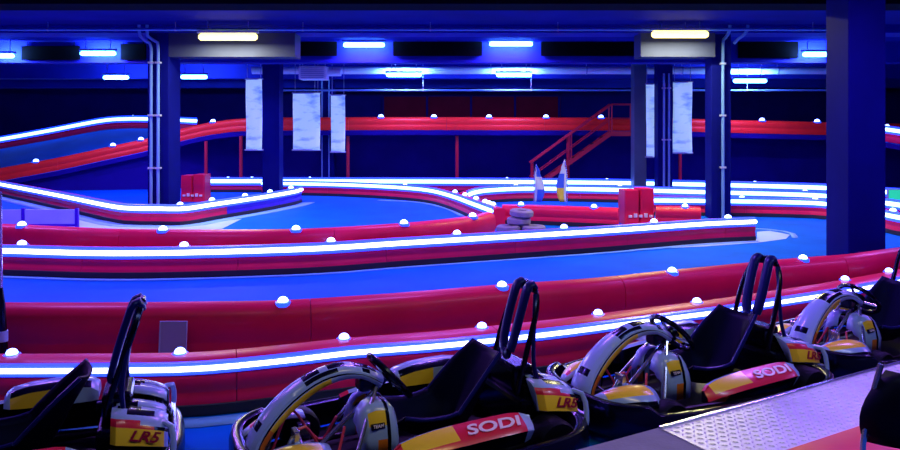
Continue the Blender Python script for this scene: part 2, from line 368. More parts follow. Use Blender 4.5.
la = led_path([(205, 181.2), (300, 181.2), (450, 181.6), (600, 182.7), (720, 185), (827, 188), (900, 193)])
barrier('farthest lit barrier on the floor, along the back of the hall', la, -1, led=True, marks=(228, 252, 310, 507, 607, 755), mark_r=.05, led_r=.05, module=3, ledm='ledc')
ld = led_path([(652, 200.5), (720, 201), (790, 202.3), (827, 204), (870, 211), (900, 217.5), (960, 226), (1010, 233)])
barrier('lit barrier behind the near column, right of the red block', ld, -1, led=True, marks=(742, 815, 893), mark_r=.045, led_r=.038, ledm='ledc')
lf = top_path([(502, 205), (530, 205.5), (575, 207), (618, 208.5)], .38)
barrier('low unlit red barrier between the tyres and the red block', lf, -1, thick=.2, marks=(521, 594), mark_d=-.1, mark_r=.045)
lg = top_path([(656, 206.5), (680, 207), (701, 207.5)], .38)
barrier('short unlit red barrier right of the red block', lg, -1, thick=.2, marks=(685,), mark_d=-.1, mark_r=.045)

# ramp and upper deck
H = .4
def up(pp, off): return [tuple((lambda v: (v.x, v.y, v.z - off))(Q(a, b, y))) for a, b, y in pp]
near_up = up([(-50, 178, 22.2), (0, 168, 22.5), (60, 157, 22.8), (113, 145.5, 23), (150, 137.5, 23.2), (183, 128, 23.4), (215, 121.3, 23.4), (250, 118, 23.2), (330, 117.2, 23), (450, 117, 23), (640, 117.8, 23), (740, 120, 23), (830, 122, 23), (930, 124, 23)], H)
barrier('red barrier of the upper track, sloping down a ramp on the left', near_up, -1, height=H, thick=.16, marks=(36, 113, 141, 213, 381, 434, 489, 546, 601, 762, 817), mark_d=-.08, mark_r=.06, module=3, shade_foot=False, name='upper_barrier', body='orangered')
far_up = up([(-50, 148, 26.4), (0, 139.5, 26.4), (50, 130.5, 26.4), (100, 121, 26.4), (125, 119, 26.4), (150, 119, 26.4), (197, 121, 26.4)], .33)
barrier('lit barrier along the far side of the left ramp', far_up, -1, led=True, marks=(10, 49, 83, 110, 133), mark_r=.055, led_r=.05, ledm='ledc', shade_foot=False, name='ramp_barrier')
rr = up([(884, 129, 20), (905, 132, 19.5), (950, 138, 18.6), (1040, 150, 17.4)], .33)
barrier('lit red barrier of the right ramp, cut by the right edge', rr, -1, led=True, marks=(887,), mark_r=.05, led_r=.045, ledm='ledc', shade_foot=False, name='ramp_barrier')
a = spline(near_up, .5); b = spline([(p[0], p[1], p[2] + .0) for p in far_up] + [(-3, 26.4, 1.83), (4, 26.4, 1.83), (10, 26.4, 1.8), (15, 26.4, 1.75)], .5)
K = 60; rows = []
def samp(l, t):
    u = t * (len(l) - 1); i = min(len(l) - 2, int(u)); return l[i].lerp(l[i + 1], u - i)
for i in range(K + 1):
    p, q = samp(a, i / K), samp(b, i / K)
    p = p + Vector((0, -.06, -.012)); q = q + Vector((0, 0, -.005))
    rows.append([p, q, q - Vector((0, 0, .14)), p - Vector((0, 0, .14))])
tag(MB().loft(rows, lambda i, k: M['floor'] if k == 0 else M['wall'], closed=True, caps=True).build('upper_track_deck', smooth=20), kind='structure')
# dark wall below the deck, at the ramp's near edge and then set back behind the posts
wl = [samp(a, i / 80) for i in range(81)]; rows = []
for p in wl:
    back = .12 + max(0, min(1.1, (p.x + 9.0) * .55)); z_ = max(.02, p.z - .1)
    rows.append([Vector((p.x, p.y + back, 0)), Vector((p.x, p.y + back, z_)), Vector((p.x, p.y + back + .1, z_)), Vector((p.x, p.y + back + .1, 0))])
tag(MB().loft(rows, M['wall'], closed=True, caps=True).build('wall_under_deck', smooth=20), kind='structure')
# right ramp deck
r0 = [Vector(p) for p in rr]
tag(MB().loft([[p + Vector((-.1, -.1, -.012)), p + Vector((2.4, 2.2, -.012)), p + Vector((2.4, 2.2, -.15)), p + Vector((-.1, -.1, -.15))] for p in r0], lambda i, k: M['floor'] if k == 0 else M['wall'], closed=True, caps=True).build('right_ramp_deck', smooth=20), kind='structure')
for px, lab in ((206, 'leftmost of the row, behind the small red block'), (241, 'behind the left banner'), (348, 'beside the right one of the banner pair'), (457, 'alone under the middle of the deck'), (568, 'just left of the stairs'), (680, 'under the rightmost banner')):
    y = 23.15; x = (px - PX0) * y / F
    near = min(near_up, key=lambda p: abs(p[0] - x)); top = 1.66 if px > 230 else 1.5
    t = empty('deck_post', (x, y, 0)); tag(t, 'thin red post under the upper track, ' + lab, 'post', 'red posts under the upper track')
    MB().tube([(0, 0, 0), (0, 0, top)], .05, M['redsteel'], 10).build('shaft', t)
    MB().box((-.11, -.11, 0), (.11, .11, .02), M['redsteel']).build('base_plate', t, smooth=0)
for q, lab in ((.04, 'at its far end'), (.5, 'at its middle')):
    p = Vector(rr[0]).lerp(Vector(rr[-1]), q) + Vector((.25, .9, 0)); t = empty('ramp_post', (p.x, p.y, 0)); tag(t, 'red steel post under the right ramp, ' + lab, 'post')
    MB().tube([(0, 0, 0), (0, 0, p.z - .2)], .06, M['redsteel'], 10).build('shaft', t)
    MB().box((-.12, -.12, 0), (.12, .12, .02), M['redsteel']).build('base_plate', t, smooth=0)
c = Q(470, 118, 29.9); t = empty('red_glow_panel', c); tag(t, 'long maroon panel added as red glow on the far wall above the upper barrier', 'glow panel')
MB().box((-3.5, -.05, -.2), (3.6, .08, .85), M['maroon'], .01).build('panel_board', t, smooth=0)
for k in range(5): MB().box((-3.5 + k * 1.75, -.07, -.2), (-3.42 + k * 1.75, -.04, .85), M['wall']).build('panel_batten', t, smooth=0)
# ------------------------------------------------------------------ stairs to the deck
ys = 22.45
def sp(px, py): return Q(px, py, ys)
org = Vector((sp(612, 132).x, ys, 0)); t = empty('steel_stairs', org); tag(t, 'red steel stairs with handrails climbing to the upper track', 'stairs')
top = sp(612, 133) - org; run = top.z * 1.38; foot = Vector((top.x - run, 0, 0.0)); land = sp(634, 133) - org
for dy in (0, .42):
    mb = MB(); d = Vector((0, dy, 0))
    u = (top - foot).normalized(); w = Vector((-u.z, 0, u.x)) * .055
    f2 = foot + Vector((.05, 0, .08))
    mb.loft([[f2 - w + d, f2 + w + d, f2 + w + d + Vector((0, .03, 0)), f2 - w + d + Vector((0, .03, 0))], [top - w + d, top + w + d, top + w + d + Vector((0, .03, 0)), top - w + d + Vector((0, .03, 0))]], M['redsteel'], closed=True, caps=True)
    mb.box((top.x, dy, top.z - .09), (land.x + .3, dy + .03, top.z + .05), M['redsteel']); mb.build('stringer', t, smooth=0)
    h = Vector((0, dy + .015, .86)); MB().tube([foot + h, top + h, land + h + Vector((.3, 0, 0))], .024, M['redsteel'], 8).build('handrail', t)
    h2 = Vector((0, dy + .015, .43)); MB().tube([foot + h2, top + h2, land + h2 + Vector((.3, 0, 0))], .016, M['redsteel'], 8).build('middle_rail', t)
    for q in (foot + Vector((.06, 0, 0)), foot.lerp(top, .5), top, land):
        MB().tube([q + d + Vector((0, .015, 0)), q + d + Vector((0, .015, .86))], .022, M['redsteel'], 8).build('rail_post', t)
for k in range(8):
    q = foot.lerp(top, (k + 1) / 8.6); MB().box((q.x - .13, .03, q.z - .015), (q.x + .13, .42, q.z + .015), M['tray']).build('tread', t, smooth=0)
MB().box((top.x, .03, top.z - .02), (land.x + .3, .42, top.z + .01), M['tray']).build('landing', t, smooth=0)

# ------------------------------------------------------------------ bright banners
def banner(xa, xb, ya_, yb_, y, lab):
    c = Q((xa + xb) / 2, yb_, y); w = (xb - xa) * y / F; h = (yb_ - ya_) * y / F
    t = empty('hanging_banner', c); tag(t, lab, 'banner', 'bright banners hanging from the ceiling')
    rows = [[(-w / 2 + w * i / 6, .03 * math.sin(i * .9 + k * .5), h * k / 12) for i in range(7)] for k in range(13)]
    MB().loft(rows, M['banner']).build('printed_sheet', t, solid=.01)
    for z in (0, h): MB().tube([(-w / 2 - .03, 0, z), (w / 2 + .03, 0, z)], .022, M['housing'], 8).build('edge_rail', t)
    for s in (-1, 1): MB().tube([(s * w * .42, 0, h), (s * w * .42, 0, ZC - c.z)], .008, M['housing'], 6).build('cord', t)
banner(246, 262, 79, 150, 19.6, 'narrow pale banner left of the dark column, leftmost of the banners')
banner(293, 320, 93, 150, 21.2, 'widest bright white banner, below the air unit')
banner(331, 345, 95, 152, 21.2, 'narrow bright banner right of the slim column')
banner(646, 656, 84, 157, 20.8, 'narrow bright banner between the grey green column and the conduit column')
banner(673, 692, 82, 153, 20.8, 'bright white banner right of the conduit column, with bluish bands')

# ------------------------------------------------------------------ small things out on the track
def block(px, base, w_px, h_px, lab, rot=.1):
    x, y = P(px, base, 0); s = y / F; w, h = w_px * s, h_px * s
    t = empty('barrier_block', (x, y, 0), rot); tag(t, lab, 'barrier block')
    for k, (dx, hh) in enumerate(((-.25, .96), (.25, 1.0))):
        mb = MB(); rows = []
        for z in (0, .1, .12, .5, .52, .9, 1.0):
            g = 1 - .06 * z - (.03 if z in (.12, .5) else 0)
            a_, b_ = w * .245 * g, .24 * g
            rows.append([Vector((dx * w + sx * a_ * cx, sy * b_ * cy, z * h * hh)) for sx, sy, cx, cy in ((-1, -1, .85, 1), (1, -1, .85, 1), (1, -1, 1, .85), (1, 1, 1, .85), (1, 1, .85, 1), (-1, 1, .85, 1), (-1, 1, 1, .85), (-1, -1, 1, .85))])
        mb.loft(rows, M['red'], closed=True, caps=True).build('plastic_unit', t, smooth=30)
    lm = MB()
    for i in range(5):
        xx = -w * .38 + i * w * .17; lm.box((xx, -.262, h * .2), (xx + w * .11, -.235, h * .27 + .03 * (i % 2)), M['whiteink'], .004)
    lm.build('worn_sticker', t, smooth=0)
    return t
block(636, 223, 31, 35, 'upright red plastic barrier block before the grey green column')
block(196, 201, 25, 27, 'small red plastic barrier block beside the left column', -.08)
t = tag(empty('grey_panel', (0, 0, 0)), 'square grey-blue plastic sheet leaning on the red barrier', 'sheet')
g0 = Vector((*P(175, 320, .53), 0)); bx, by = P(175, 305, .53)
t.location = ((175 - PX0) * (by - .1) / F, by - .14, .0)
mb = MB().box((-.105, -.012, .02), (.105, .0, .43), M['sheet'], .006, rot=Matrix.Rotation(math.radians(-6), 3, 'X')); mb.build('sheet_face', t, smooth=0)
MB().tube([(-.105, -.03, .06), (-.105, .012, .43), (.105, .012, .43), (.105, -.03, .06)], .008, M['housing'], 6).build('sheet_edging', t)

def tyre(loc, rot, lab, s=1.):
    t = empty('tyre', loc); t.rotation_euler = rot; tag(t, lab, 'tyre', 'tyres heaped at the barrier gap')
    R_, r_ = .16 * s, .065 * s; rows = []
    for i in range(24):
        a_ = 2 * math.pi * i / 24; d = Vector((math.cos(a_), math.sin(a_), 0))
        rows.append([d * (R_ + c * r_ * 1.0) + Vector((0, 0, z * r_)) for c, z in ((-.9, .7), (-.3, 1), (.5, .95), (.95, .6), (1, 0), (.95, -.6), (.5, -.95), (-.3, -1), (-.9, -.7), (-.8, 0))])
    rows.append(rows[0]); MB().loft(rows, M['dusty'], closed=True).build('carcass', t, smooth=45)
tx, ty = (521 - PX0) * 14.0 / F, 14.0
for (dx, dy, z, rot, lab) in ((-.235, 0, .0655, (0, 0, .3), 'grey tyre lying flat at the left of the heap'), (.235, -.02, .0655, (0, 0, .1), 'grey tyre lying flat at the right of the heap'), (.0, .41, .0655, (0, 0, 0), 'grey tyre lying flat at the back of the heap'),
                              (-.03, .12, .2, (0, 0, 0), 'grey tyre in the second layer of the heap'), (.02, .10, .345, (.06, .05, 0), 'grey tyre on top of the heap')):
    tyre((tx + dx, ty + dy, z), rot, lab)

def flag(px, base, top_, lab, cols, lean):
    x, y = P(px, base, 0); h = (base - top_) * y / F; t = empty('feather_flag', (x, y, 0)); tag(t, lab, 'flag', 'feather flags by the red barrier')
    MB().tube(spline([(0, 0, 0), (0, 0, h * .5), (lean * .02, 0, h * .85), (lean * .06, 0, h)], .1), .014, M['steel'], 6).build('flag_pole', t)
    MB().lathe([(.16, 0), (.15, .03), (.04, .05)], M['shade_foot'], 14).build('flag_foot', t)
    rows = []
    for k in range(13):
        u = k / 12; w = .30 * (math.sin(math.pi * min(1, .12 + u * .88)) ** .7) * (1 - .55 * u); z = h * (.12 + .87 * u); x0 = lean * (.02 if u < .8 else .05)
        rows.append([Vector((x0 + lean * w * i / 4, .03 * math.sin(i + k * .7), z)) for i in range(5)])
    MB().loft(rows, lambda r, c: cols[min(len(cols) - 1, r * len(cols) // 12)] if c > 0 else M['flagwhite']).build('flag_sail', t, solid=.004)
flag(534, 207, 164, 'blue and pale feather flag, left of the two', [M['flagblue'], M['flagwhite'], M['flagblue']], 1)
flag(567, 208, 159, 'yellow and blue feather flag, right of the two', [M['flagyellow'], M['flagblue'], M['flagwhite']], -1)
# green lit sign at the right edge
c = Q(894, 197, 17.6); t = empty('lit_sign', (c.x, c.y, 0)); tag(t, 'green lit sign on a post at the right edge behind the near column', 'sign')
z = c.z; MB().box((-.16, -.03, z - .19), (.3, .03, z + .19), M['housing'], .01).build('sign_box', t, smooth=0)
MB().box((-.14, -.04, z - .17), (.28, -.028, z + .17), M['green'], .004).build('sign_face', t, smooth=0)
MB().tube([(.07, 0, 0), (.07, 0, z - .17)], .03, M['housing'], 8).build('sign_post', t)
# thin post at the left edge
x, y = -2.62 * 1.2, 5.62
pp = Vector(((1.5 - PX0) * 5.62 / F, 5.62, 0)); t = empty('marker_pole', pp); tag(t, 'thin dark pole with a white band at the left edge, behind the pit barrier', 'pole')
MB().tube([(0, 0, 0), (.01, 0, .35), (.0, 0, .66), (-.01, 0, .78)], [.03, .034, .026, .02], M['black'], 10).build('pole_base', t)
MB().lathe([(.036, .38), (.036, .46)], M['white'], 12, 'z', (.01, 0, 0)).build('white_band', t)
MB().tube([(-.01, 0, .76), (-.018, 0, 1.5)], .018, M['steel'], 8).build('pole_rod', t)
# floor markings
def ribbon(name, pp, z, w, m):
    path = spline(pp, .3); n = len(path); rows = []
    for i in range(n):
        tg = (path[min(n - 1, i + 1)] - path[max(0, i - 1)]).normalized(); nn = Vector((-tg.y, tg.x, 0))
        rows.append([path[i] + Vector((0, 0, z)), path[i] - nn * w + Vector((0, 0, z))])
    return tag(MB().loft(rows, m).build(name, solid=.003), kind='structure')
def shift(pp, d):                       # move a plan path towards the camera side
    path = spline(pp, .3); n = len(path); out = []
    for i in range(n):
        tg = (path[min(n - 1, i + 1)] - path[max(0, i - 1)]).normalized(); out.append(tuple(path[i] + Vector((tg.y, -tg.x, 0)) * d)[:2])
    return out
ribbon('floor_line_paint', shift(mid, .06), .006, .10, M['line'])
ribbon('floor_line_paint', shift(pit[:7], .06), .006, .16, M['line'])
ribbon('floor_line_paint', shift(el, .05), .006, .32, M['line'])
ribbon('floor_line_paint', [P(a, b, 0) for a, b in ((380, 200), (420, 202), (450, 208), (468, 216))], .006, .18, M['line'])
ribbon('floor_line_paint', [P(a, b, 0) for a, b in ((792, 238), (788, 233), (770, 230), (752, 229))], .006, .10, M['line'])
ro = [P(a, b, 0) for a, b in ((-30, 212), (30, 209), (112, 222), (160, 226), (215, 222), (242, 219), (222, 229), (160, 233), (80, 231), (-30, 229))]
tag(MB().add([(x, y, .003) for x, y in ro] + [(x, y, .005) for x, y in ro], [list(range(10)), list(range(10, 20))[::-1]] + [[i, (i + 1) % 10, 10 + (i + 1) % 10, 10 + i] for i in range(10)], M['runoff']).build('runoff_floor_paint', smooth=0), kind='structure')
ro = [P(a, b, 0) for a, b in ((600, 251), (700, 247), (757, 243), (786, 239), (790, 235), (770, 231), (757, 232), (757, 239), (700, 243), (600, 248))]
tag(MB().add([(x, y, .003) for x, y in ro] + [(x, y, .005) for x, y in ro], [list(range(10)), list(range(10, 20))[::-1]] + [[i, (i + 1) % 10, 10 + (i + 1) % 10, 10 + i] for i in range(10)], M['runoff']).build('runoff_floor_paint', smooth=0), kind='structure')

# low pale board at the left, between the middle barrier and the bend
xa, xb, yy = (-30 - PX0) * 14.2 / F, (77 - PX0) * 14.2 / F, 14.2
t = empty('low_board', ((xa + xb) / 2, yy, 0)); tag(t, 'low pale board with dark blue frame at the far left, behind the middle barriers', 'board')
hw = (xb - xa) / 2
MB().box((-hw, -.015, .12), (hw, .015, .40), M['runoff'], .004).build('board_face', t, smooth=0)
MB().box((-hw, -.025, .08), (hw, .02, .13), M['blueshade_frame'], .004).build('frame_rail', t, smooth=0)
for sx_ in (-hw, 0, hw): MB().box((sx_ - .03, -.03, 0), (sx_ + .03, .03, .43), M['blueshade_frame'], .004).build('frame_post', t, smooth=0)
# ------------------------------------------------------------------ pit platform, plate and red padding
ZP = .3
pf = [Vector((*P(a, b, ZP), ZP)) for a, b in ((604, 450), (720, 411), (900, 362))]
nf = [Vector((*P(a, b, ZP), ZP)) for a, b in ((805, 452), (900, 414))]
d1 = (pf[2] - pf[1]).normalized(); d2 = (nf[1] - nf[0]).normalized()
A0, A1 = pf[1] - d1 * 2.2, pf[2] + d1 * 2.5
nrm = Vector((d1.y, -d1.x, 0)); wid = max(.6, (nf[0] - pf[1]).dot(nrm))
def prism(poly, z0, z1, m, name, **k):
    n = len(poly); return MB().add([(p.x, p.y, z0) for p in poly] + [(p.x, p.y, z1) for p in poly], [list(range(n))[::-1], list(range(n, 2 * n))] + [[i, (i + 1) % n, n + (i + 1) % n, n + i] for i in range(n)], m).build(name, smooth=0, **k)
plat = prism([A0, A1, A1 + nrm * (wid + .8), A0 + nrm * (wid + .8)], 0, ZP, M['concrete'], 'platform_floor'); tag(plat, kind='structure')
pl0 = Vector((*P(664, 431, ZP), ZP)); tlen0 = (pl0 - A0).dot(d1)
B0, B1 = A0 + d1 * tlen0 + nrm * .02, A1 + nrm * .02
t = empty('diamond_plate', (B0 + B1) / 2 + nrm * wid / 2); tag(t, 'shiny aluminium diamond plate covering the pit platform', 'metal plate')
o0 = t.location.copy(); ct = Vector((o0.x, o0.y, 0))
W2 = wid - .03; mb = MB(); poly = [B0 - ct, B1 - ct, B1 + nrm * W2 - ct, B0 + nrm * W2 - ct]
t.location = (o0.x, o0.y, 0)
mb.add([(p.x, p.y, ZP) for p in poly] + [(p.x, p.y, ZP + .006) for p in poly], [[0, 1, 2, 3][::-1], [4, 5, 6, 7]] + [[i, (i + 1) % 4, 4 + (i + 1) % 4, 4 + i] for i in range(4)], M['plate'])
pitch = .042; Lr = (B1 - B0).length
na, nb = int(min(Lr, 3.4) / pitch), int(W2 / pitch); vs = []; fs = []
for i in range(1, na):
    for j in range(1, nb):
        c = B0 + d1 * (i * pitch) + nrm * (j * pitch) - ct; an = math.radians(45 if (i + j) % 2 else -45)
        u = d1 * math.cos(an) + nrm * math.sin(an); w = Vector((-u.y, u.x, 0)); o = len(vs)
        for q, zz in ((u * .019, 0), (w * .0075, 0), (-u * .019, 0), (-w * .0075, 0), (u * .008, .006), (-u * .008, .006)):
            vs.append((c.x + q.x, c.y + q.y, ZP + .006 + zz))
        fs += [[o, o + 1, o + 4], [o + 1, o + 2, o + 5, o + 4], [o + 2, o + 3, o + 5], [o + 3, o, o + 4, o + 5]]
mb.add(vs, fs, M['plate']); mb.build('plate_sheet', t, smooth=0)
e = MB().box((0, -.012, -.02), (Lr, .012, .012), M['steel'], .003).build('plate_edge', t, smooth=0)
e.matrix_local = Matrix.Translation(B0 - ct + Vector((0, 0, ZP + .0 - B0.z + 0)) + Vector((0, 0, B0.z if False else 0))) @ Matrix.Rotation(math.atan2(d1.y, d1.x), 4, 'Z')
e.location.z = ZP + .004
# red padding along the near side
C0, C1 = A0 + nrm * (wid + .0) + d1 * .6, A1 + nrm * wid
dm = (C1 - C0).normalized(); rows = []
cc = (C0 + C1) / 2; t = empty('red_crash_pad', (cc.x, cc.y, ZP)); tag(t, 'smooth red padded edge along the near side of the metal plate', 'crash pad')
k = 0
while k < 3:
    a_, b_ = C0.lerp(C1, k / 3) + dm * .006, C0.lerp(C1, (k + 1) / 3) - dm * .006
    rows = []
    for p in (a_, a_.lerp(b_, .5), b_):
        q = Vector((p.x - cc.x, p.y - cc.y, 0)); rows.append([q + nrm * dd + Vector((0, 0, zz)) for dd, zz in ((.01, .0), (.0, .02), (.01, .05), (.05, .075), (.2, .085), (.5, .08), (.56, .05), (.56, 0))])
    MB().loft(rows, M['redmat'], closed=True, caps=True).build('pad_section', t, smooth=50); k += 1
# dark seat on a tube frame, at the right edge
sx, sy = 1.95, 3.32
t = empty('folding_seat', (sx, sy, ZP + .085)); tag(t, 'dark moulded seat on steel tubes at the right edge, on red padding', 'seat')
rows = []
for k in range(9):
    u = k / 8; z = .2 + .32 * u; w = .13 + .06 * math.sin(math.pi * u) - .05 * u * u
    rows.append([Vector((.09 * math.cos(v) * .6 + w * v * 1.0 + .05 * u, -.05 + .09 * v * v - .03 * math.sin(u * 3), z)) for v in (-1, -.66, -.33, 0, .33, .66, 1)])
MB().loft(rows, M['seat']).build('seat_back', t, solid=.025)
for s in (-1, 1): MB().tube(spline([(s * .11, .02, 0), (s * .11, .02, .2), (s * .09 + .02, .02, .4), (s * .07 + .04, .02, .55)], .05), .013, M['steel'], 8).build('seat_leg', t)
MB().box((-.16, -.22, .0), (.2, .0, .02), M['seat'], .008).build('seat_base', t, smooth=0)
MB().tube([(-.11, .02, .1), (.11, .02, .1)], .01, M['steel'], 8).build('cross_bar', t)

# ------------------------------------------------------------------ the kart
def make_kart():
    K_ = empty('go_kart', (0, 0, 0))
    # rubber bumper ring
    half = [(1.76, 0), (1.745, .2), (1.69, .36), (1.56, .47), (1.4, .54), (1.2, .58), (.8, .60), (.4, .61), (.08, .58), (-.1, .51), (-.2, .38), (-.25, .2), (-.255, 0)]
    ring = half + [(x, -y) for x, y in half[-2:0:-1]]
    sp_ = spline([(x, y, 0) for x, y in ring] + [(*ring[0], 0)], .07)[:-1]; n = len(sp_); rows = []
    prof = [(.0, .055), (.03, .06), (.045, .09), (.045, .17), (.03, .215), (.0, .225), (-.03, .21), (-.035, .07)]
    for i in range(n):
        tg = (sp_[(i + 1) % n] - sp_[i - 1]).normalized(); nn = Vector((tg.y, -tg.x, 0))
        if nn.dot(sp_[i] - Vector((.8, 0, 0))) < 0: nn = -nn
        lift = .05 if sp_[i].x > 1.5 else 0
        rows.append([sp_[i] + nn * d + Vector((0, 0, z + (lift if z > .15 else 0))) for d, z in prof])
    rows.append(rows[0]); bump_ = MB().loft(rows, M['black'], closed=True).build('bumper_ring', K_, smooth=50)
    for side in (1, -1):
        fr = frame((.78, side * .65, .13), (-side, 0, 0), (0, 0, 1)); text_mesh('bumper_lettering', 'SODI KART', .085, M['greyink'], bump_, fr, .15)
    # tray and chassis tubes
    MB().add([(x * .96 + .03, y * .92, .05) for x, y in ring] + [(x * .96 + .03, y * .92, .065) for x, y in ring], [list(range(len(ring)))[::-1], list(range(len(ring), 2 * len(ring)))], M['tray']).build('floor_tray', K_, smooth=0)
    for s in (1, -1):
        MB().tube(spline([(1.66, s * .2, .12), (1.4, s * .24, .1), (1.0, s * .3, .1), (.4, s * .34, .1), (-.2, s * .34, .13)], .1), .018, M['tray'], 8).build('chassis_tube', K_)
    MB().tube([(.05, -.5, .14), (.05, .5, .14)], .022, M['steel'], 10).build('rear_axle', K_)
    # wheels
    for x, y, r, w in ((1.33, .43, .125, .12), (1.33, -.43, .125, .12), (.05, .43, .14, .18), (.05, -.43, .14, .18)):
        wh = MB().lathe([(r * .62, -w / 2), (r * .9, -w / 2), (r, -w * .36), (r, w * .36), (r * .9, w / 2), (r * .62, w / 2)], M['rubber'], 28, 'y', (x, y, r)).build('wheel', K_, smooth=40)
        MB().lathe([(.02, -w * .42), (r * .2, -w * .40), (r * .25, -w * .2), (r * .5, -w * .2), (r * .64, -w * .48), (r * .64, w * .48), (r * .5, w * .2), (r * .25, w * .2), (r * .2, w * .52), (.02, w * .53)], M['steel'], 20, 'y', (x, y, r)).build('rim', wh, smooth=40)
    # front fairing: arched panel from nose to steering wheel
    pth = spline([(1.73, 0, .20), (1.70, 0, .30), (1.64, 0, .39), (1.55, 0, .48), (1.44, 0, .555), (1.32, 0, .605), (1.19, 0, .62), (1.06, 0, .59), (.96, 0, .53)], .05); n = len(pth); rows = []
    for i, p in enumerate(pth):
        tg = (pth[min(n - 1, i + 1)] - pth[max(0, i - 1)]).normalized(); nn = Vector((tg.z, 0, -tg.x));
        if nn.z < 0 and i > 3: nn = -nn
        if i <= 3 and nn.x < 0: nn = -nn
        u = i / (n - 1); w = .105 - .03 * min(1, u * 1.8) + .02 * max(0, u - .6); dp = .045 + .025 * abs(math.sin(math.pi * min(1, u * 1.15))) ** .8 if u < .87 else .05
        sec = [(-1.0, -dp), (-1.01, -dp * .55), (-1.0, -.034), (-.99, -.024), (-.96, -.010), (-.62, .006), (-.56, .008), (-.2, .016), (.2, .016), (.56, .008), (.62, .006), (.96, -.010), (.99, -.024), (1.0, -.034), (1.01, -dp * .55), (1.0, -dp)]
        rows.append([p + Vector((0, a_ * w, 0)) + nn * b_ for a_, b_ in sec])
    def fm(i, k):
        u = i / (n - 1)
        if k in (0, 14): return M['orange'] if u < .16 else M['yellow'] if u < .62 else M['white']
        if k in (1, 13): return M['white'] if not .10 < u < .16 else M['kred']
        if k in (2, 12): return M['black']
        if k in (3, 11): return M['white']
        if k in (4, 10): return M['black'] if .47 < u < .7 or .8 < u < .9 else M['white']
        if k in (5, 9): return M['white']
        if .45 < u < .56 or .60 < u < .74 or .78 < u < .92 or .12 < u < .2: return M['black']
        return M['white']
    ff = MB().loft(rows, fm).build('front_fairing', K_, smooth=50, solid=.012)
    fr = frame(tuple(pth[int(n * .36)] + Vector((.017, 0, .018))), (0, 1, 0), (-.76, 0, .65))
    # nose wings over the front wheels
    for s in (1, -1):
        rows = []
        for i in range(9):
            u = i / 8; x = 1.72 - .37 * u; y0 = .15 + .05 * u; y1 = .24 + .20 * math.sin(min(1, u * 1.25) * math.pi / 2) - .04 * max(0, u - .8) * 5
            zz = .25 + .05 * math.sin(u * math.pi * .8)
            rows.append([Vector((x, s * (y0 + (y1 - y0) * v), zz + .03 * math.sin(v * 2.2) - .10 * v ** 3)) for v in (0, .2, .4, .6, .75, .88, 1)])
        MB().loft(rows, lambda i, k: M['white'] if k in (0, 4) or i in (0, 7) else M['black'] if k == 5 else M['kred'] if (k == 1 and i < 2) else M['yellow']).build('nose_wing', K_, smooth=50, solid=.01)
    # fuel tank fairing under the steering wheel
    for s in (1, -1):
        rows = []
        st = [(1.14, .30, .11, .20), (1.12, .37, .135, .20), (1.09, .405, .15, .19), (1.045, .42, .16, .19), (.99, .415, .165, .19), (.97, .413, .168, .19), (.945, .40, .168, .19), (.925, .375, .165, .19)]
        for x, zt, y, z0 in st:
            rows.append([Vector((x, s * .04, zt + .008)), Vector((x, s * y * .8, zt)), Vector((x, s * y, zt - .03)), Vector((x, s * (y + .03), (zt + z0) / 2 + .01)), Vector((x, s * (y + .045), z0 + .05)), Vector((x, s * (y + .04), z0 - .06))])
        tk = MB().loft(rows, lambda i, k: M['black'] if i == 4 else M['white'] if i in (0, 1, 5, 6) or k in (0, 1) else M['yellow'] if k == 2 else M['orange'] if k == 4 and i == 3 else M['white']).build('tank_fairing', K_, smooth=50, solid=.008)
        lp = frame((1.042, s * .192, .312), (-s, -.0, 0), (0, -s * .25, 1))
        b_ = MB().box((-.04, -.016, -.012), (.04, .016, .006), M['black'], .003); b_.v = [lp @ v for v in b_.v]; pl = b_.build('tank_label', tk, smooth=0)
        text_mesh('label_lettering', 'TEAM', .025, M['whiteink'], pl, lp @ Matrix.Translation((0, 0, .007)), .1, .001)
    # steering
    cw = Vector((.9, 0, .52)); nw = Vector((-.74, 0, .67)); e1 = Vector((0, 1, 0)); e2 = nw.cross(e1)
    sw = MB().tube([cw + (e1 * math.cos(a_) + e2 * math.sin(a_)) * .165 for a_ in [2 * math.pi * i / 32 for i in range(32)]], .019, M['black'], 10, closed=True).build('steering_wheel', K_)
    mb = MB()
    for a_ in (.35, math.pi - .35, -math.pi / 2):
        mb.tube([cw - nw * .02, cw + (e1 * math.cos(a_) + e2 * math.sin(a_)) * .16], .011, M['steel'], 8)
    mb.build('spokes', sw)
    hb = MB().lathe([(.05, -.03), (.055, 0), (.05, .02), (.02, .025)], M['black'], 18); R_ = nw.to_track_quat('Z', 'Y').to_matrix(); hb.v = [R_ @ v + cw for v in hb.v]; hb.build('wheel_hub', sw)
    MB().tube([cw, (1.4, 0, .12)], .014, M['steel'], 8).build('steering_column', K_)
    for s in (1, -1):
        MB().tube([(1.0, s * .06, .5), (1.2, s * .25, .16)], .012, M['steel'], 8).build('column_support', K_)
        MB().tube([(1.40, s * .03, .13), (1.36, s * .36, .15)], .009, M['steel'], 8).build('tie_rod', K_)
        MB().tube(spline([(1.6, s * .16, .1), (1.55, s * .16, .26), (1.52, s * .17, .33)], .05), .012, M['steel'], 8).build('pedal_arm', K_)
        MB().box((1.49, s * .17 - .04, .29), (1.52, s * .17 + .04, .37), M['steel'], .005).build('pedal', K_, smooth=0)
        MB().tube(spline([(1.58, s * .1, .14), (1.46, s * .13, .36), (1.36, s * .1, .24), (1.27, s * .13, .16), (1.2, s * .08, .3)], .04), .008, M['hose'], 6).build('hose', K_)
        MB().box((1.29, s * .33 - .03, .08), (1.37, s * .33 + .03, .2), M['steel'], .01).build('stub_axle', K_, smooth=0)
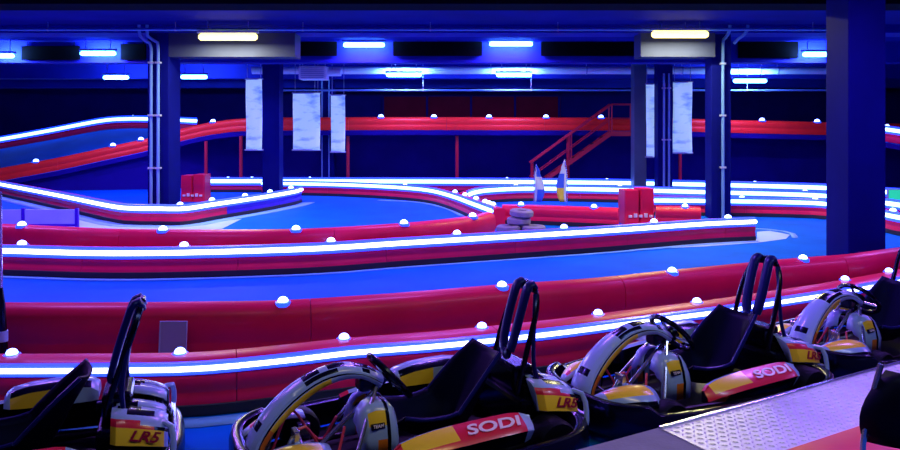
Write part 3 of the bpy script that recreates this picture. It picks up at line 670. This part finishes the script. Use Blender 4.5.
    MB().box((1.0, -.055, .46), (1.1, .055, .55), M['black'], .02).build('dash_unit', K_, smooth=0)
    # side pods
    for s in (1, -1):
        rows = []
        st = [(x_ - .14, *r_) for x_, *r_ in [(1.2, .44, .50, .27), (1.15, .42, .53, .295), (1.06, .41, .55, .312), (.94, .405, .56, .325), (.84, .405, .565, .332), (.82, .405, .565, .332), (.70, .405, .565, .337), (.58, .405, .565, .34), (.47, .405, .56, .34), (.42, .415, .55, .337), (.36, .44, .52, .32)]]
        for x, ya_, yb_, zt in st:
            rows.append([Vector((x, s * ya_, .2)), Vector((x, s * ya_, zt)), Vector((x, s * (ya_ + .03), zt + .012)), Vector((x, s * (ya_ + (yb_ - ya_) * .35), zt + .002)), Vector((x, s * (ya_ + (yb_ - ya_) * .86), zt - .03)), Vector((x, s * yb_, zt - .055)), Vector((x, s * (yb_ - .04), .2))])
        def pm(i, k):
            if k == 0: return M['black']
            if i == 9: return M['white']
            if k == 5: return M['black'] if i > 1 else M['orange']
            if k == 4: return M['kred']
            if i == 0: return M['kred']
            if i < 4: return M['yellow'] if k != 1 else M['white']
            return M['kred']
        pd = MB().loft(rows, pm, caps=True).build('side_pod', K_, smooth=40)
        up_ = Vector((0, -s * .08, .032)); fr = frame((.48, s * .503, .3265), (-s, 0, 0), tuple(up_)); fr = fr @ Matrix.Translation((0, 0, .003))
        text_mesh('pod_lettering', 'SODI', .10, M['whiteink'], pd, fr @ Matrix.Scale(1.5, 4, (1, 0, 0)), .2)
    # seat
    pr = spline([(.92, 0, .25), (.78, 0, .17), (.6, 0, .13), (.45, 0, .17), (.36, 0, .30), (.28, 0, .45), (.2, 0, .585)], .06); n = len(pr); rows = []
    for i, p in enumerate(pr):
        tg = (pr[min(n - 1, i + 1)] - pr[max(0, i - 1)]).normalized(); nn = Vector((tg.z, 0, -tg.x)); nn = nn if (nn.z > 0 or nn.x > 0) else -nn
        u = i / (n - 1); w = .18 + .04 * math.sin(math.pi * u) - .015 * max(0, u - .8) * 5; ri = .05 + .13 * abs(math.sin(math.pi * min(1, .1 + u * .9))) ** 1.1
        rows.append([p + Vector((0, v * w * (1.0 if abs(v) < .9 else 1.03), 0)) + nn * ri * (abs(v) ** 3.2) for v in (-1, -.92, -.75, -.5, -.25, 0, .25, .5, .75, .92, 1)])
    se = MB().loft(rows, M['seat']).build('seat', K_, smooth=60, solid=.018)
    MB().tube([r[0] for r in rows], .013, M['pad'], 8).build('seat_edge', se); MB().tube([r[-1] for r in rows], .013, M['pad'], 8).build('seat_edge', se)
    # engine block behind the seat
    en = MB().box((-.18, -.28, .12), (.16, .28, .34), M['black'], .03).build('engine', K_, smooth=0)
    mb = MB()
    for k in range(6): mb.box((-.16 + k * .045, .06, .34), (-.14 + k * .045, .2, .39), M['tray'])
    mb.build('cooling_fins', en, smooth=0); MB().lathe([(.03, -.12), (.04, -.1), (.04, .1), (.03, .12)], M['black'], 16, 'y', (-.1, -.1, .34)).build('exhaust', en)
    rows = []
    for x, zt, y in ((.72, .36, .40), (.68, .395, .37), (.58, .42, .36), (.45, .43, .355), (.33, .43, .355), (.24, .415, .36), (.2, .38, .38)):
        rows.append([Vector((x, -y, .3)), Vector((x, -y, zt - .03)), Vector((x, -y - .04, zt)), Vector((x, -y - .12, zt + .004)), Vector((x, -y - .17, zt - .03)), Vector((x, -y - .2, .3))])
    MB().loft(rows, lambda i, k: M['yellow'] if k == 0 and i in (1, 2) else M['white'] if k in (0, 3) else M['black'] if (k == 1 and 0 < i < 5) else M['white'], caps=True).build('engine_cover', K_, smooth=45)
    MB().box((-.02, -.16, .34), (.14, .16, .50), M['black'], .03).build('hoop_base', K_, smooth=0)
    # roll hoop and harness
    hp = [(.15, .17, .12), (.12, .175, .35), (.05, .175, .62), (-.02, .16, .82), (-.055, .11, .93), (-.065, .05, .965)]
    MB().tube(spline(hp + [(-.066, 0, .97)] + [(x, -y, z) for x, y, z in hp[::-1]], .04), .018, M['black'], 10).build('roll_hoop', K_)
    for s in (1, -1):
        rows = []
        q = spline([(-.07, s * .06, .935), (-.055, s * .062, .985), (-.02, s * .064, .965), (.015, s * .066, .87), (.055, s * .064, .74), (.085, s * .056, .63), (.10, s * .032, .56), (.10, s * .004, .545)], .03); m_ = len(q)
        for i, p in enumerate(q):
            tg = (q[min(m_ - 1, i + 1)] - q[max(0, i - 1)]).normalized(); side = Vector((0, 1, 0)) - tg * tg.y; side.normalize(); nn = tg.cross(side)
            if abs(tg.y) > .6: side = Vector((0, 0, 1)); nn = tg.cross(side).normalized()
            w, h = .042, .022
            rows.append([p + side * w * math.cos(a_) + nn * h * math.sin(a_) for a_ in [2 * math.pi * k / 12 for k in range(12)]])
        MB().loft(rows, M['pad'], closed=True, caps=True).build('harness_pad', K_, smooth=60)
        MB().tube(spline([(-.04, s * .12, .93), (-.0, s * .17, .75), (.03, s * .21, .55), (.02, s * .24, .42)], .05), .014, M['pad'], 8).build('harness_strap', K_)
    MB().box((-.085, -.05, .945), (-.045, .05, .995), M['black'], .01).build('hoop_clamp', K_, smooth=0)
    # rear fairing
    for s in (1, -1):
        rows = []
        for x, dz, dy in ((.08, -.05, -.05), (.05, -.045, -.01), (.0, -.05, .0), (-.07, -.065, .0), (-.14, -.085, -.01), (-.19, -.105, -.03), (-.21, -.125, -.06)):
            rows.append([Vector((x, s * .2, .49 + dz)), Vector((x, s * (.25 + dy), .49 + dz)), Vector((x, s * (.31 + dy), .48 + dz)), Vector((x, s * (.345 + dy), .465 + dz)), Vector((x, s * (.36 + dy), .445 + dz)), Vector((x, s * (.372 + dy), .43 + dz)), Vector((x, s * (.40 + dy), .335 + dz * .8)), Vector((x, s * (.37 + dy), .32 + dz * .8))])
        def rm(i, k):
            if k == 0: return M['black'] if i in (1, 2) else M['white']
            if k in (1, 2): return M['black'] if i - k in (1, 2) and k == 1 else M['white']
            if k == 3: return M['kred'] if i < 3 else M['white']
            if k == 4: return M['kred'] if i < 4 else M['black']
            if k == 5: return M['yellow'] if i < 4 else M['white'] if i == 5 else M['yellow']
            return M['white']
        rf = MB().loft(rows, rm, caps=True).build('rear_fairing', K_, smooth=40, solid=.006)
        dk = [[Vector((x, s * .05, .43 + dz + .05)), Vector((x, s * .13, .448 + dz + .05)), Vector((x, s * .205, .44 + dz + .05))] for x, dz in ((.06, -.05), (.02, -.05), (-.05, -.06), (-.12, -.08), (-.18, -.105), (-.2, -.125))]
        MB().loft(dk, lambda i, k: M['black'] if i - k in (0,) else M['white']).build('top_panel', rf, smooth=50, solid=.006)
        fr = frame((-.09, s * .392, .325), (-s * 1, 0, -.22), (0, -s * .27, 1))
        text_mesh('fairing_lettering', 'LR5', .075, M['ink'], rf, fr @ Matrix.Scale(1.25, 4, (1, 0, 0)), .25)
        MB().tube(spline([(-.2, s * .40, .1), (-.235, s * .395, .2), (-.235, s * .37, .33), (-.21, s * .33, .36), (-.16, s * .28, .35)], .05), .016, M['white'], 8).build('rear_tube', K_)
    MB().tube([(-.235, -.39, .22), (-.24, 0, .22), (-.235, .39, .22)], .016, M['steel'], 8).build('rear_bar', K_)
    return K_
kart = make_kart()
spots = [((-1.86, 4.36), 20, 'kart at the left edge, only its seat, hoop and yellow tail in view'),
         ((.45, 4.83), 26, 'kart in the middle, its white nose near the left edge kart'),
         ((2.38, 5.75), 27, 'kart right of the middle one, beside the metal plate'),
         ((4.26, 6.84), 30, 'kart farthest right, only its nose and seat in the picture')]
for i, ((x, y), yaw, lab) in enumerate(spots):
    o = kart if i == 0 else copy_tree(kart)
    o.location = (x, y, 0); o.rotation_euler = (0, 0, math.radians(180 + yaw)); tag(o, 'black go-' + lab, 'go-kart', 'karts parked in the pit lane')

# ------------------------------------------------------------------ unseen fill lamps added over the tracks and the pit lane
def fill_lamp(x, y, z, L, col, e, lab):
    t = empty('ceiling_lamp', (x, y, z)); tag(t, lab, 'lamp', 'unseen fill lamps added over the tracks and pit lane')
    MB().box((-L / 2, -.08, 0), (L / 2, .08, .07), M['housing'], .01).build('housing', t, smooth=0)
    for s in (-1, 1): MB().tube([(s * L * .35, 0, .06), (s * L * .35, 0, ZC - z)], .01, M['housing'], 6).build('hanger_rod', t)
    d = bpy.data.lights.new('lamp_light', 'AREA'); d.shape = 'RECTANGLE'; d.size = L; d.size_y = .14; d.energy = e; d.color = col
    o = bpy.data.objects.new('lamp_light', d); COL.objects.link(o); o.parent = t; o.location = (0, 0, -.01)
for i, x in enumerate((-9, -4.5, 0, 4.5, 9)):
    if x == 4.5: fill_lamp(3.8, 12.2, 3.95, 1.2, (1, .82, .3), 110, 'warm lamp added over the far track for yellow sheen on the metal plate')
    else: fill_lamp(x, 12.2, 3.95, 1.2, BLUE, 190, 'unseen fill lamp added over the far track')
    fill_lamp(x, 7.4, 3.8, 1.2, BLUE, 110, 'unseen fill lamp added over the near track')
for x, y, e, c in ((-2.2, 2.4, 18, (.85, .75, .8)), (1.2, 2.8, 26, (1, .8, .32)), (3.6, 3.4, 40, (.55, .62, 1))):
    fill_lamp(x, y, 3.7, 1.2, c, e, 'unseen fill lamp added over the pit lane')

# ------------------------------------------------------------------ world, camera, view
w = bpy.data.worlds.new('World'); SC.world = w; w.use_nodes = True
w.node_tree.nodes['Background'].inputs[0].default_value = (.0, .01, .06, 1); w.node_tree.nodes['Background'].inputs[1].default_value = .3
cam = bpy.data.cameras.new('Camera'); co = bpy.data.objects.new('Camera', cam); COL.objects.link(co); co.location = (0, 0, HC); co.rotation_euler = (math.radians(90), 0, 0)
cam.sensor_width = 36; cam.lens = F / 900 * 36; cam.shift_y = -(225 - PY0) / 900; cam.clip_end = 200; SC.camera = co
vs_ = SC.view_settings; vs_.view_transform = 'Standard'; vs_.look = 'None'; vs_.gamma = 1; vs_.exposure = 0; vs_.use_curve_mapping = False
SC.cycles.use_denoising = True
SC.cycles.sample_clamp_indirect = 6
